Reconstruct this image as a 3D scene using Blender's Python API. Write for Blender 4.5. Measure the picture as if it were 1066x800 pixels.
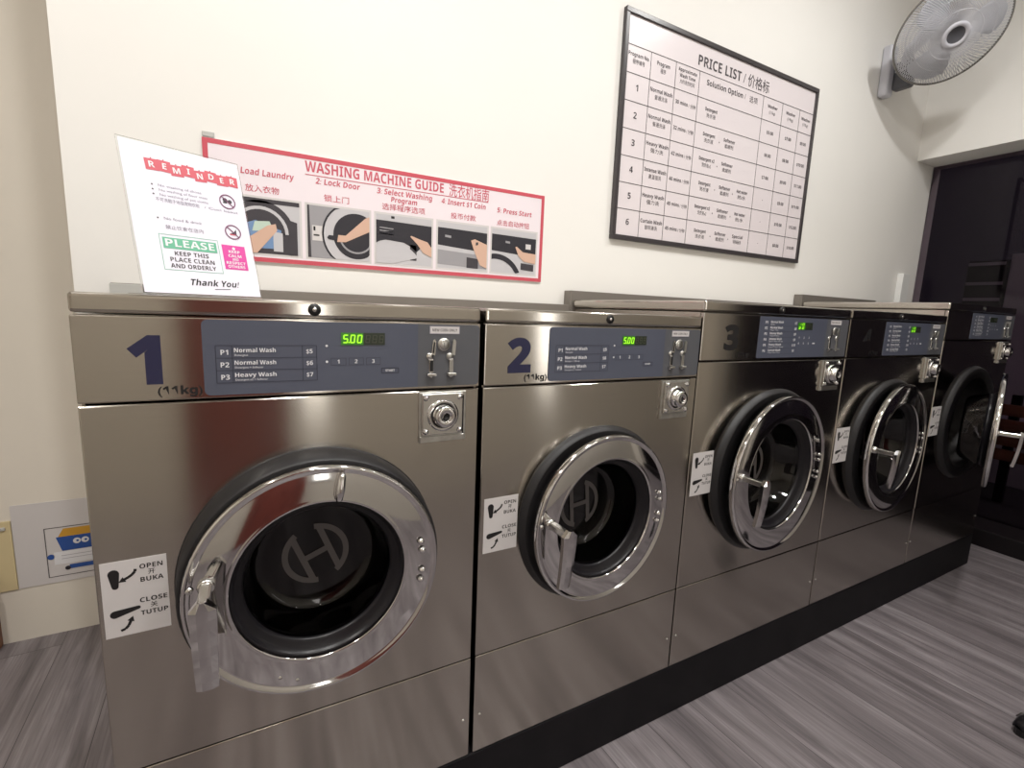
import bpy, math, random
from math import sin, cos, pi, radians
from mathutils import Vector, Matrix
random.seed(7)
for o in list(bpy.data.objects): bpy.data.objects.remove(o)
scn = bpy.context.scene
COL = scn.collection

# ------------------------------------------------------------------ camera
cd = bpy.data.cameras.new('camera'); cam = bpy.data.objects.new('camera', cd); COL.objects.link(cam)
cd.sensor_width = 36.0; cd.lens = 36.0*500.825/1066.0; cd.clip_start = 0.01
def rot_cam(a, b, c):
    Rx = Matrix.Rotation(a, 3, 'X'); Ry = Matrix.Rotation(b, 3, 'Y'); Rz = Matrix.Rotation(c, 3, 'Z')
    return Rz @ Rx @ Ry
RC = rot_cam(-0.1525, -0.0393, -0.5017)
cam.matrix_world = Matrix.Translation((0.2305, -0.9258, 1.2429)) @ (RC @ Matrix.Rotation(pi/2, 3, 'X')).to_4x4()
scn.camera = cam

# ------------------------------------------------------------------ colour management, world
scn.view_settings.view_transform = 'Standard'; scn.view_settings.look = 'None'
scn.view_settings.gamma = 1.0; scn.view_settings.use_curve_mapping = False
scn.view_settings.exposure = -0.22
wd = bpy.data.worlds.new('night_sky'); scn.world = wd; wd.use_nodes = True
wd.node_tree.nodes['Background'].inputs[0].default_value = (0.55, 0.45, 0.6, 1)
wd.node_tree.nodes['Background'].inputs[1].default_value = 0.03

LIGHTS = [  # x, y, diameter, watts, colour
    (-0.95, -0.75, 0.16, 36.0, (1.0, 0.96, 0.90)),  # added fill lamp, put in to brighten the alcove wall
    (0.38, -0.75, 0.16, 34.0, (1.0, 0.985, 0.955)),
    (1.32, -0.75, 0.16, 30.0, (1.0, 0.985, 0.955)),
    (2.60, -0.40, 0.16, 24.0, (1.0, 0.985, 0.955)),
    (0.40, -1.75, 0.16, 6.0, (1.0, 0.96, 0.91)),
    (2.20, -1.75, 0.16, 4.0, (1.0, 0.96, 0.91)),
]
HCEIL = 3.30

# ------------------------------------------------------------------ materials
def sset(n, k, v):
    if k in n.inputs: n.inputs[k].default_value = v
def mat(name, col, rough=0.5, metal=0.0, **kw):
    m = bpy.data.materials.new(name); m.use_nodes = True
    b = m.node_tree.nodes['Principled BSDF']
    b.inputs['Base Color'].default_value = (*col, 1); b.inputs['Roughness'].default_value = rough
    b.inputs['Metallic'].default_value = metal
    for k, v in kw.items():
        k = k.replace('_', ' ')
        if k in ('Emission Color',): v = (*v, 1)
        sset(b, k, v)
    return m
def srgb(r, g, b):
    f = lambda c: ((c/255+0.055)/1.055)**2.4 if c > 10 else c/255/12.92
    return (f(r), f(g), f(b))
def noise_col(m, c1, c2, scale=(1, 1, 1), nscale=5.0, detail=4.0, bump=0.0, rough=None, lo=0.3, hi=0.7, rotz=0.0, coord='Object'):
    nt = m.node_tree; N = nt.nodes; L = nt.links; b = N['Principled BSDF']
    tc = N.new('ShaderNodeTexCoord'); mp = N.new('ShaderNodeMapping'); nz = N.new('ShaderNodeTexNoise')
    mp.inputs['Scale'].default_value = scale; mp.inputs['Rotation'].default_value = (0, 0, rotz)
    nz.inputs['Scale'].default_value = nscale; nz.inputs['Detail'].default_value = detail
    L.new(tc.outputs[coord], mp.inputs[0]); L.new(mp.outputs[0], nz.inputs['Vector'])
    r = N.new('ShaderNodeValToRGB'); r.color_ramp.elements[0].position = lo; r.color_ramp.elements[1].position = hi
    r.color_ramp.elements[0].color = (*c1, 1); r.color_ramp.elements[1].color = (*c2, 1)
    L.new(nz.outputs[0], r.inputs[0]); L.new(r.outputs[0], b.inputs['Base Color'])
    if bump:
        bp = N.new('ShaderNodeBump'); bp.inputs['Strength'].default_value = bump; bp.inputs['Distance'].default_value = 0.002
        L.new(nz.outputs[0], bp.inputs['Height']); L.new(bp.outputs[0], b.inputs['Normal'])
    if rough:
        mr = N.new('ShaderNodeMapRange'); mr.inputs[3].default_value = rough[0]; mr.inputs[4].default_value = rough[1]
        L.new(nz.outputs[0], mr.inputs[0]); L.new(mr.outputs[0], b.inputs['Roughness'])
    return m
def mk_steel(name, c1, c2, r0):
    m = mat(name, c1, r0, 1.0)
    noise_col(m, c1, c2, scale=(1.2, 1, 160), nscale=3.0, detail=2)
    b = m.node_tree.nodes['Principled BSDF']; sset(b, 'Anisotropic', 0.9); sset(b, 'Anisotropic Rotation', 0.25)
    tg = m.node_tree.nodes.new('ShaderNodeTangent'); tg.direction_type = 'RADIAL'; tg.axis = 'Z'
    m.node_tree.links.new(tg.outputs[0], b.inputs['Tangent'])
    return m
M = {}
M['steel'] = mk_steel('brushed_steel', (0.485, 0.452, 0.408), (0.505, 0.471, 0.427), 0.16)
M['steel_dull'] = mk_steel('dull_sheet_steel', (0.40, 0.385, 0.36), (0.46, 0.44, 0.41), 0.42)
M['chrome'] = mat('polished_chrome', (0.66, 0.65, 0.65), 0.07, 1.0)
M['chrome_satin'] = mat('satin_chrome', (0.62, 0.61, 0.59), 0.22, 1.0)
M['zinc'] = noise_col(mat('zinc_cast', (0.5, 0.49, 0.46), 0.35, 1.0), (0.45, 0.44, 0.42), (0.6, 0.59, 0.56), nscale=60)
M['rubber'] = mat('black_rubber', (0.010, 0.009, 0.011), 0.32, Specular_IOR_Level=0.28)
M['collar'] = mat('black_collar_plastic', (0.016, 0.015, 0.016), 0.45, Specular_IOR_Level=0.3)
M['gap'] = mat('dark_gap', (0.01, 0.009, 0.009), 0.8)
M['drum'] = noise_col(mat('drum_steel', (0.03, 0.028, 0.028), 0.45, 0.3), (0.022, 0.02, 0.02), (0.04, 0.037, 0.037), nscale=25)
M['glass'] = mat('door_glass', (0.20, 0.18, 0.19), 0.02, 0.0, Transmission_Weight=1.0, IOR=1.45)
M['logo'] = mat('etched_grey', srgb(92, 88, 88), 0.5)
M['panel'] = noise_col(mat('blue_grey_film', srgb(80, 88, 104), 0.42), srgb(76, 80, 95), srgb(82, 86, 101), nscale=3)
M['panel_grey'] = mat('grey_film', srgb(86, 87, 92), 0.42)
M['line'] = mat('dark_line', srgb(44, 46, 62), 0.5)
M['white'] = mat('white_print', srgb(222, 222, 226), 0.5)
M['navy'] = mat('navy_vinyl', srgb(34, 34, 66), 0.45)
M['black'] = mat('black_print', srgb(22, 20, 22), 0.5)
M['blackp'] = mat('black_plastic', srgb(20, 19, 20), 0.4)
M['led_bg'] = mat('display_window', srgb(44, 52, 40), 0.25)
M['led_dim'] = mat('dim_segments', srgb(74, 74, 62), 0.4)
M['led'] = mat('green_led', (0.35, 0.9, 0.02), 0.4, Emission_Color=(0.45, 1.0, 0.04), Emission_Strength=0.75)
M['led_glow'] = mat('lit_display_window', (0.02, 0.12, 0.01), 0.3, Emission_Color=(0.04, 0.22, 0.005), Emission_Strength=0.4)
M['sticker'] = mat('white_sticker', srgb(206, 202, 202), 0.45)
M['paper'] = mat('white_paper', srgb(222, 220, 232), 0.6)
M['acrylic'] = mat('clear_acrylic', (0.95, 0.97, 0.97), 0.03, 0.0, Transmission_Weight=1.0, IOR=1.3)
M['red'] = mat('sign_red', srgb(196, 78, 92), 0.5)
M['redtext'] = mat('sign_red_text', srgb(196, 86, 104), 0.5)
M['darkred'] = mat('sign_dark_red', srgb(166, 60, 74), 0.5)
M['pinkbg'] = mat('sign_pink_board', srgb(232, 222, 228), 0.35)
M['pricebg'] = mat('price_board', srgb(222, 214, 217), 0.3)
M['frame'] = mat('black_frame', srgb(62, 58, 60), 0.3)
M['ink'] = mat('ink', srgb(70, 64, 68), 0.6)
M['greytext'] = mat('grey_text', srgb(140, 136, 150), 0.6)
M['green'] = mat('sign_green', srgb(98, 172, 142), 0.5)
M['magenta'] = mat('sign_magenta', srgb(206, 62, 150), 0.5)
M['purple'] = mat('sign_purple', srgb(110, 50, 90), 0.5)
M['wall'] = noise_col(mat('cream_wall', (0.76, 0.73, 0.66), 0.75), (0.79, 0.775, 0.745), (0.82, 0.805, 0.775), nscale=1.5, bump=0.03)
M['wall_alc'] = noise_col(mat('beige_wall', (0.72, 0.67, 0.59), 0.75), (0.70, 0.655, 0.58), (0.74, 0.69, 0.615), nscale=1.5, bump=0.03)
M['wall_front'] = noise_col(mat('taupe_wall', (0.54, 0.50, 0.435), 0.7), (0.52, 0.48, 0.415), (0.56, 0.52, 0.455), nscale=1.5, bump=0.03)
M['lit'] = mat('lit_frosted_glass', (0.7, 0.7, 0.68), 0.5, Emission_Color=(1.0, 0.97, 0.92), Emission_Strength=4.5)
M['ceil'] = mat('white_ceiling', (0.78, 0.77, 0.74), 0.8)
M['plinth'] = noise_col(mat('black_plinth_paint', (0.006, 0.005, 0.007), 0.6, Specular_IOR_Level=0.2), (0.005, 0.0045, 0.006), (0.009, 0.008, 0.010), nscale=9)
M['fan'] = mat('fan_plastic', srgb(196, 196, 204), 0.4)
M['fan_wire'] = mat('fan_wire', srgb(206, 206, 212), 0.4)
M['fan_rim'] = mat('fan_rim', srgb(116, 114, 110), 0.4)
M['fan_blade'] = mat('fan_blade', srgb(206, 208, 216), 0.3, Transmission_Weight=0.2)
M['fan_dark'] = mat('fan_dark', srgb(78, 78, 84), 0.4)
M['tan'] = mat('skin_tone_print', srgb(206, 170, 150), 0.6)
M['pic_grey'] = mat('print_grey', srgb(150, 148, 152), 0.6)
M['pic_lgrey'] = mat('print_light_grey', srgb(190, 188, 192), 0.6)
M['pic_dark'] = mat('print_dark', srgb(58, 54, 60), 0.6)
M['pic_black'] = mat('print_black', srgb(36, 34, 42), 0.6)
M['pic_blue'] = mat('print_blue', srgb(110, 140, 180), 0.6)
M['pic_green'] = mat('print_pale_green', srgb(186, 204, 190), 0.6)
M['binblue'] = mat('print_bin_blue', srgb(40, 78, 150), 0.6)
M['orange'] = mat('print_orange', srgb(200, 150, 50), 0.6)
M['glasswin'] = mat('tinted_window_glass', (0.42, 0.36, 0.42), 0.01, 0.0, Transmission_Weight=1.0, IOR=1.22)
M['darkmetal'] = mat('dark_window_frame', (0.008, 0.006, 0.007), 0.5, Specular_IOR_Level=0.2)
M['yellowp'] = mat('yellowed_paper', srgb(206, 190, 150), 0.6)
M['wood'] = noise_col(mat('brown_wood', srgb(120, 78, 52), 0.5), srgb(105, 66, 44), srgb(134, 90, 60), scale=(1, 1, 8), nscale=4)
M['redwood'] = noise_col(mat('red_brown_wood', srgb(110, 52, 44), 0.45), srgb(96, 44, 38), srgb(124, 60, 50), scale=(8, 8, 1), nscale=4)
M['whitep'] = mat('white_plastic', srgb(232, 232, 230), 0.4)
M['greyplastic'] = mat('light_grey_plastic', srgb(186, 186, 182), 0.45)
M['duct'] = mat('grey_painted_metal', srgb(128, 122, 116), 0.45, 0.4)
M['asphalt'] = mat('night_pavement', (0.03, 0.027, 0.03), 0.8)

def floor_mat():
    m = bpy.data.materials.new('grey_wood_planks'); m.use_nodes = True
    nt = m.node_tree; N = nt.nodes; L = nt.links; b = N['Principled BSDF']
    tc = N.new('ShaderNodeTexCoord')
    mp = N.new('ShaderNodeMapping'); mp.inputs['Rotation'].default_value = (0, 0, radians(88))
    L.new(tc.outputs['Object'], mp.inputs[0])
    br = N.new('ShaderNodeTexBrick')
    br.offset = 0.37; br.inputs['Scale'].default_value = 1.0
    br.inputs['Brick Width'].default_value = 1.2; br.inputs['Row Height'].default_value = 0.18
    br.inputs['Mortar Size'].default_value = 0.0012; br.inputs['Mortar Smooth'].default_value = 0.2
    br.inputs['Color1'].default_value = (0, 0, 0, 1); br.inputs['Color2'].default_value = (1, 1, 1, 1)
    br.inputs['Mortar'].default_value = (0.5, 0.5, 0.5, 1)
    L.new(mp.outputs[0], br.inputs['Vector'])
    # per-plank offset of the grain
    add = N.new('ShaderNodeVectorMath'); add.operation = 'MULTIPLY_ADD'
    L.new(br.outputs['Color'], add.inputs[0]); add.inputs[1].default_value = (7, 3, 5); L.new(mp.outputs[0], add.inputs[2])
    m2 = N.new('ShaderNodeMapping'); m2.inputs['Scale'].default_value = (0.7, 7.5, 1); L.new(add.outputs[0], m2.inputs[0])
    n1 = N.new('ShaderNodeTexNoise'); n1.inputs['Scale'].default_value = 2.2; n1.inputs['Detail'].default_value = 5; n1.inputs['Roughness'].default_value = 0.6; n1.inputs['Distortion'].default_value = 0.6
    L.new(m2.outputs[0], n1.inputs['Vector'])
    m3 = N.new('ShaderNodeMapping'); m3.inputs['Scale'].default_value = (2, 60, 1); L.new(add.outputs[0], m3.inputs[0])
    n2 = N.new('ShaderNodeTexNoise'); n2.inputs['Scale'].default_value = 3; n2.inputs['Detail'].default_value = 3
    L.new(m3.outputs[0], n2.inputs['Vector'])
    r = N.new('ShaderNodeValToRGB')
    r.color_ramp.elements[0].position = 0.28; r.color_ramp.elements[0].color = (*srgb(98, 92, 95), 1)
    r.color_ramp.elements[1].position = 0.74; r.color_ramp.elements[1].color = (*srgb(160, 154, 157), 1)
    e = r.color_ramp.elements.new(0.5); e.color = (*srgb(128, 121, 124), 1)
    L.new(n1.outputs[0], r.inputs[0])
    mx = N.new('ShaderNodeMix'); mx.data_type = 'RGBA'; mx.blend_type = 'MULTIPLY'; mx.inputs[0].default_value = 1
    r2 = N.new('ShaderNodeValToRGB'); r2.color_ramp.elements[0].position = 0.3; r2.color_ramp.elements[0].color = (0.74, 0.74, 0.74, 1); r2.color_ramp.elements[1].position = 0.6; r2.color_ramp.elements[1].color = (1, 1, 1, 1)
    L.new(n2.outputs[0], r2.inputs[0]); L.new(r.outputs[0], mx.inputs[6]); L.new(r2.outputs[0], mx.inputs[7])
    mx2 = N.new('ShaderNodeMix'); mx2.data_type = 'RGBA'; mx2.blend_type = 'MIX'
    L.new(br.outputs['Fac'], mx2.inputs[0]); L.new(mx.outputs[2], mx2.inputs[6]); mx2.inputs[7].default_value = (*srgb(70, 64, 66), 1)
    mx3 = N.new('ShaderNodeMix'); mx3.data_type = 'RGBA'; mx3.blend_type = 'MULTIPLY'; mx3.inputs[0].default_value = 1
    rr = N.new('ShaderNodeValToRGB'); rr.color_ramp.elements[0].color = (0.8, 0.79, 0.79, 1); rr.color_ramp.elements[1].color = (1, 1, 1, 1)
    L.new(br.outputs['Color'], rr.inputs[0]); L.new(mx2.outputs[2], mx3.inputs[6]); L.new(rr.outputs[0], mx3.inputs[7])
    L.new(mx3.outputs[2], b.inputs['Base Color'])
    b.inputs['Roughness'].default_value = 0.42
    bp = N.new('ShaderNodeBump'); bp.inputs['Strength'].default_value = 0.15; bp.inputs['Distance'].default_value = 0.002
    L.new(n2.outputs[0], bp.inputs['Height']); L.new(bp.outputs[0], b.inputs['Normal'])
    return m
M['floor'] = floor_mat()

# ------------------------------------------------------------------ mesh builder
_TXT = {}
def text_mesh(body, size=1.0, bold=0.0, shear=0.0, spacing=1.0, res=2):
    key = (body, size, bold, shear, spacing, res)
    if key not in _TXT: _TXT[key] = _text_mesh(*key)
    return _TXT[key]
def _text_mesh(body, size, bold, shear, spacing, res):
    c = bpy.data.curves.new('lettering', 'FONT'); c.body = body; c.size = size; c.offset = bold*size
    c.shear = shear; c.space_character = spacing; c.resolution_u = res; c.fill_mode = 'FRONT'
    o = bpy.data.objects.new('lettering', c); COL.objects.link(o)
    dg = bpy.context.evaluated_depsgraph_get(); dg.update()
    me = bpy.data.meshes.new_from_object(o.evaluated_get(dg))
    v = [tuple(p.co) for p in me.vertices]; f = [tuple(p.vertices) for p in me.polygons]
    bpy.data.objects.remove(o); bpy.data.curves.remove(c); bpy.data.meshes.remove(me)
    return v, f

def sans(t):
    # bold sans-serif letters of the built-in font
    return ''.join(chr(0x1D5D4+ord(c)-65) if 'A' <= c <= 'Z' else chr(0x1D5EE+ord(c)-97) if 'a' <= c <= 'z' else chr(0x1D7EC+ord(c)-48) if '0' <= c <= '9' else c for c in t)

class MB:
    def __init__(self, T=None):
        self.v = []; self.f = []; self.mi = []; self.sm = []; self.mats = []; self.T = T or Matrix.Identity(4)
    def m(self, mt):
        if mt not in self.mats: self.mats.append(mt)
        return self.mats.index(mt)
    def add(self, vs, fs, mt, smooth=False):
        k = len(self.v); i = self.m(mt)
        self.v += [tuple(self.T @ Vector(p)) for p in vs]
        for q in fs: self.f.append(tuple(k+a for a in q)); self.mi.append(i); self.sm.append(smooth)
    def box(self, x0, x1, y0, y1, z0, z1, mt, b=0.0):
        if b <= 0:
            vs = [(x, y, z) for x in (x0, x1) for y in (y0, y1) for z in (z0, z1)]
            fs = [(0, 1, 3, 2), (4, 6, 7, 5), (0, 4, 5, 1), (2, 3, 7, 6), (0, 2, 6, 4), (1, 5, 7, 3)]
            self.add(vs, fs, mt); return
        # bevelled box: 24 vertices
        import bmesh
        bm = bmesh.new(); bmesh.ops.create_cube(bm, size=1.0)
        for v in bm.verts: v.co = Vector(((x0+x1)/2+v.co.x*(x1-x0), (y0+y1)/2+v.co.y*(y1-y0), (z0+z1)/2+v.co.z*(z1-z0)))
        bmesh.ops.bevel(bm, geom=list(bm.edges), offset=b, segments=3, profile=0.5, affect='EDGES')
        bm.verts.index_update()
        self.add([tuple(v.co) for v in bm.verts], [tuple(v.index for v in f.verts) for f in bm.faces], mt, False); bm.free()
    def lathe(self, prof, c, ax, mt, seg=48, closed=False, smooth=True):
        ax = Vector(ax).normalized(); up = Vector((0, 0, 1)) if abs(ax.z) < 0.9 else Vector((1, 0, 0))
        e1 = ax.cross(up).normalized(); e2 = e1.cross(ax).normalized(); c = Vector(c)
        vs = []; n = len(prof)
        for i in range(seg):
            a = 2*pi*i/seg; d = e1*cos(a)+e2*sin(a)
            for r, h in prof: vs.append(tuple(c+d*r+ax*h))
        fs = []
        for i in range(seg):
            j = (i+1) % seg
            for k in range(n if closed else n-1):
                l = (k+1) % n; fs.append((i*n+k, j*n+k, j*n+l, i*n+l))
        self.add(vs, fs, mt, smooth)
    def tube(self, pts, r, mt, seg=8, cap=True):
        pts = [Vector(p) for p in pts]; n = len(pts); rr = r if isinstance(r, (list, tuple)) else [r]*n
        vs = []; fs = []; prev = None
        for i, p in enumerate(pts):
            t = (pts[min(i+1, n-1)]-pts[max(i-1, 0)]).normalized()
            if prev is None:
                u = t.cross(Vector((0, 0, 1)) if abs(t.z) < 0.9 else Vector((1, 0, 0))).normalized()
            else: u = (prev - t*prev.dot(t)).normalized()
            prev = u; w = t.cross(u)
            for k in range(seg):
                a = 2*pi*k/seg; vs.append(tuple(p+(u*cos(a)+w*sin(a))*rr[i]))
        for i in range(n-1):
            for k in range(seg):
                l = (k+1) % seg; fs.append((i*seg+k, i*seg+l, (i+1)*seg+l, (i+1)*seg+k))
        if cap: fs += [tuple(range(seg-1, -1, -1)), tuple((n-1)*seg+k for k in range(seg))]
        self.add(vs, fs, mt, True)
    def prism(self, outline, y0, y1, mt, smooth=False):
        """outline (x, z) counter-clockwise seen from -y; y0 front, y1 back"""
        n = len(outline)
        vs = [(x, y0, z) for x, z in outline]+[(x, y1, z) for x, z in outline]
        fs = [tuple(range(n)), tuple(range(2*n-1, n-1, -1))]+[(i, n+i, n+(i+1) % n, (i+1) % n) for i in range(n)]
        self.add(vs, fs, mt, smooth)
    def build(self, name, parent=None, loc=None, rz=0.0, weld=False):
        me = bpy.data.meshes.new(name); me.from_pydata(self.v, [], self.f)
        for m_ in self.mats: me.materials.append(m_)
        me.polygons.foreach_set('material_index', self.mi); me.polygons.foreach_set('use_smooth', self.sm)
        me.update()
        o = bpy.data.objects.new(name, me); COL.objects.link(o)
        if parent: o.parent = parent
        if loc: o.location = loc
        if rz: o.rotation_euler = (0, 0, rz)
        return o

class Sheet:
    """print laid on a plane: (x, y) on the sheet, layers lift it along the normal"""
    def __init__(self, mb, O, ex, ey, step=0.0004):
        self.mb = mb; self.O = Vector(O); self.ex = Vector(ex).normalized(); self.ey = Vector(ey).normalized()
        self.n = self.ex.cross(self.ey); self.st = step
    def P(self, x, y, l): return tuple(self.O+self.ex*x+self.ey*y+self.n*(l*self.st))
    def poly(self, pts, mt, l=1): self.mb.add([self.P(x, y, l) for x, y in pts], [tuple(range(len(pts)))], mt)
    def rect(self, x0, y0, x1, y1, mt, l=1): self.poly([(x0, y0), (x1, y0), (x1, y1), (x0, y1)], mt, l)
    def border(self, x0, y0, x1, y1, w, mt, l=1):
        self.rect(x0, y0, x1, y0+w, mt, l); self.rect(x0, y1-w, x1, y1, mt, l); self.rect(x0, y0+w, x0+w, y1-w, mt, l); self.rect(x1-w, y0+w, x1, y1-w, mt, l)
    def disc(self, x, y, r, mt, l=1, seg=20, ry=None):
        ry = ry or r; self.poly([(x+r*cos(2*pi*i/seg), y+ry*sin(2*pi*i/seg)) for i in range(seg)], mt, l)
    def ring(self, x, y, r0, r1, mt, l=1, seg=28, a0=0.0, a1=2*pi):
        full = abs(a1-a0-2*pi) < 1e-6; n = seg
        vs = []
        for i in range(n+(0 if full else 1)):
            a = a0+(a1-a0)*i/n; vs += [self.P(x+r0*cos(a), y+r0*sin(a), l), self.P(x+r1*cos(a), y+r1*sin(a), l)]
        k = len(vs)//2; fs = []
        for i in range(k if full else k-1):
            j = (i+1) % k; fs.append((2*i, 2*i+1, 2*j+1, 2*j))
        self.mb.add(vs, fs, mt)
    def line(self, pts, w, mt, l=1):
        for (x0, y0), (x1, y1) in zip(pts, pts[1:]):
            d = Vector((x1-x0, y1-y0)); L = d.length
            if L == 0: continue
            n = Vector((-d.y, d.x))/L*w/2
            self.poly([(x0-n.x, y0-n.y), (x1-n.x, y1-n.y), (x1+n.x, y1+n.y), (x0+n.x, y0+n.y)], mt, l)
    def text(self, body, x, y, h, mt, l=1, align='l', width=None, bold=0.0, shear=0.0, rot=0.0, res=2, spacing=1.0):
        """x, y: left/centre/right of the baseline; h: height of a capital"""
        cap = 0.70
        if body.isascii() and bold > 0:
            cap = 0.714; body = sans(body); bold = bold-.02 if bold > .03 else 0
        v, f = text_mesh(body, 1.0, bold, shear, spacing, res)
        if not v: return
        x0 = min(p[0] for p in v); x1 = max(p[0] for p in v); s = h/cap
        sx = s if width is None else width/(x1-x0)
        w = (x1-x0)*sx; off = {'l': 0, 'c': -w/2, 'r': -w}[align]
        ca, sa = cos(rot), sin(rot); out = []
        for p in v:
            a = (p[0]-x0)*sx+off; b = p[1]*s
            out.append(self.P(x+a*ca-b*sa, y+a*sa+b*ca, l))
        self.mb.add(out, f, mt)
    def cjk(self, body, x, y, h, mt, l=1, align='l', width=None, bold=0.0, **k):
        self.text(body, x, y+h*0.08, h*0.80, mt, l, align, width, bold, **k)

def tag(o, label=None, cat=None, group=None, kind=None):
    if label: o['label'] = label
    if cat: o['category'] = cat
    if group: o['group'] = group
    if kind: o['kind'] = kind
    return o
def empty(name, loc, label, cat, group=None, rz=0.0):
    o = bpy.data.objects.new(name, None); o.empty_display_size = 0.1; COL.objects.link(o)
    o.location = loc; o.rotation_euler = (0, 0, rz); return tag(o, label, cat, group)
def struct(name, mb): return tag(mb.build(name), kind='structure')

# ------------------------------------------------------------------ setting
YW = 0.67; XG = 4.12; XR = 3.90; YF = -2.2; XL = -2.2; YA = 1.27; XE = -0.150
b = MB(); b.box(XL-.1, XG, YF-.1, YA+.1, -0.06, 0, M['floor']); struct('floor', b)
b = MB(); b.box(XL-.1, XG+.1, YF-.1, YA+.1, HCEIL, HCEIL+.08, M['ceil']); struct('ceiling', b)
b = MB(); b.box(XE, XG+.1, YW, YA+.1, 0, HCEIL, M['wall']); struct('wall_back', b)
b = MB(); b.box(XL-.1, XE, YA, YA+.1, 0, HCEIL, M['wall_alc']); struct('wall_alcove', b)
b = MB(); b.box(XL-.1, XL, YF, YA, 0, HCEIL, M['wall_alc']); struct('wall_left', b)
b = MB(); b.box(XL-.1, XG+.1, YF-.1, YF, 0, HCEIL, M['wall_front']); struct('wall_front', b)
b = MB(); b.box(XR, XG+.1, -2.00, YW, 2.25, HCEIL, M['wall']); b.box(XR, XG+.1, YF, -2.00, 0, HCEIL, M['wall_alc']); struct('wall_right', b)
# dark shop window
wb = MB(); wb.box(XG, XG+.012, -2.00, YW, 0.10, 2.25, M['glasswin']); win = struct('window_1', wb)
fb = MB()
fb.box(XR-.02, XG+.06, -2.00, YW, 0, 0.10, M['darkmetal'], .004)
for y_ in (-2.00, -.665): fb.box(XG-.01, XG+.03, y_, y_+.04, .10, 2.25, M['darkmetal'], .002)
fr = fb.build('window_frame', win)
tb = MB(); tb.box(-0.66, -0.578, 1.19, YA, 0, 0.26, M['wood'], .004); struct('trim_1', tb)

m = MB(); m.box(-.04, .36, YF, YF+.05, 0, 2.15, M['redwood'], .004); d1 = struct('door_1', m)  # added unseen door, standing in for a dark reddish figure's reflection
m = MB(); m.box(-.09, -.04, YF, YF+.07, 0, 2.21, M['redwood'], .004); m.box(.36, .41, YF, YF+.07, 0, 2.21, M['redwood'], .004); m.box(-.04, .36, YF, YF+.07, 2.15, 2.21, M['redwood'], .004); m.build('door_frame', d1)
m = MB(); m.tube([(.31, YF+.05, 1.0), (.31, YF+.10, 1.0), (.22, YF+.10, 1.0)], .009, M['chrome_satin'], 10); m.build('door_handle', d1)

for n_, xa in ((2, .50), (3, 2.15)):  # added glowing strips, put in for bright bands reflected in the steel
    m = MB(); m.box(xa, xa+.13, YF, YF+.012, .75, 2.35, M['lit']); w_ = struct('window_%d' % n_, m)
    m = MB()
    for q_ in ((xa-.03, xa, .72, 2.38), (xa+.13, xa+.16, .72, 2.38), (xa, xa+.13, .72, .75), (xa, xa+.13, 2.35, 2.38)): m.box(q_[0], q_[1], YF, YF+.03, q_[2], q_[3], M['whitep'])
    m.build('window_frame', w_)

def ceiling_light(i, x, y, dia, W, c):
    where = ['left of the machines', 'above the first machine', 'above the second machine', 'above the fourth machine', 'near the wooden door', 'near the front wall on the right'][i]
    r = empty('ceiling_light', (x, y, HCEIL), 'round white downlight on the ceiling, above the picture, ' + where, 'ceiling light', 'round ceiling downlights')
    a = MB(); a.lathe([(dia/2, 0), (dia/2, -.028), (dia/2+.004, -.034), (dia/2+.018, -.030), (dia/2+.022, 0)], (0, 0, 0), (0, 0, 1), M['whitep'], 32); a.build('housing', r)
    L = bpy.data.lights.new('lamp', 'AREA'); L.shape = 'DISK'; L.size = dia; L.energy = W; L.color = c
    lo = bpy.data.objects.new('lamp', L); COL.objects.link(lo); lo.parent = r; lo.location = (0, 0, -0.028)
for i, a in enumerate(LIGHTS): ceiling_light(i, *a)

# black plinth the machines stand on
b = MB(); b.box(0, 3.556, 0, YW-.003, 0, 0.1685, M['plinth'], .003)
tag(b.build('plinth'), 'long low black plinth the row of washing machines stands on', 'plinth')

# ------------------------------------------------------------------ washing machines
def panel_with_hole(mb, x0, x1, z0, z1, cx, cz, r, y0, y1, mt, seg=72):
    angs = [2*pi*i/seg for i in range(seg)]+[math.atan2(z-cz, x-cx) % (2*pi) for x in (x0, x1) for z in (z0, z1)]
    angs = sorted(set(round(a, 6) for a in angs)); n = len(angs); e = 0.0025
    def bd(a, X0, X1, Z0, Z1):
        dx, dz = cos(a), sin(a); t = 1e9
        if dx > 1e-9: t = min(t, (X1-cx)/dx)
        if dx < -1e-9: t = min(t, (X0-cx)/dx)
        if dz > 1e-9: t = min(t, (Z1-cz)/dz)
        if dz < -1e-9: t = min(t, (Z0-cz)/dz)
        return cx+dx*t, cz+dz*t
    def ins(p): return (min(max(p[0], x0+e), x1-e), min(max(p[1], z0+e), z1-e))
    rings = [[(cx+r*cos(a), y1, cz+r*sin(a)) for a in angs], [(cx+r*cos(a), y0, cz+r*sin(a)) for a in angs],
             [(ins(bd(a, x0, x1, z0, z1))[0], y0, ins(bd(a, x0, x1, z0, z1))[1]) for a in angs],
             [(bd(a, x0, x1, z0, z1)[0], y0+e, bd(a, x0, x1, z0, z1)[1]) for a in angs],
             [(bd(a, x0, x1, z0, z1)[0], y1, bd(a, x0, x1, z0, z1)[1]) for a in angs]]
    vs = [p for R_ in rings for p in R_]; fs = []
    for k in range(4):
        for i in range(n):
            j = (i+1) % n; fs.append((k*n+i, k*n+j, (k+1)*n+j, (k+1)*n+i))
    mb.add(vs, fs, mt)

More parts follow.
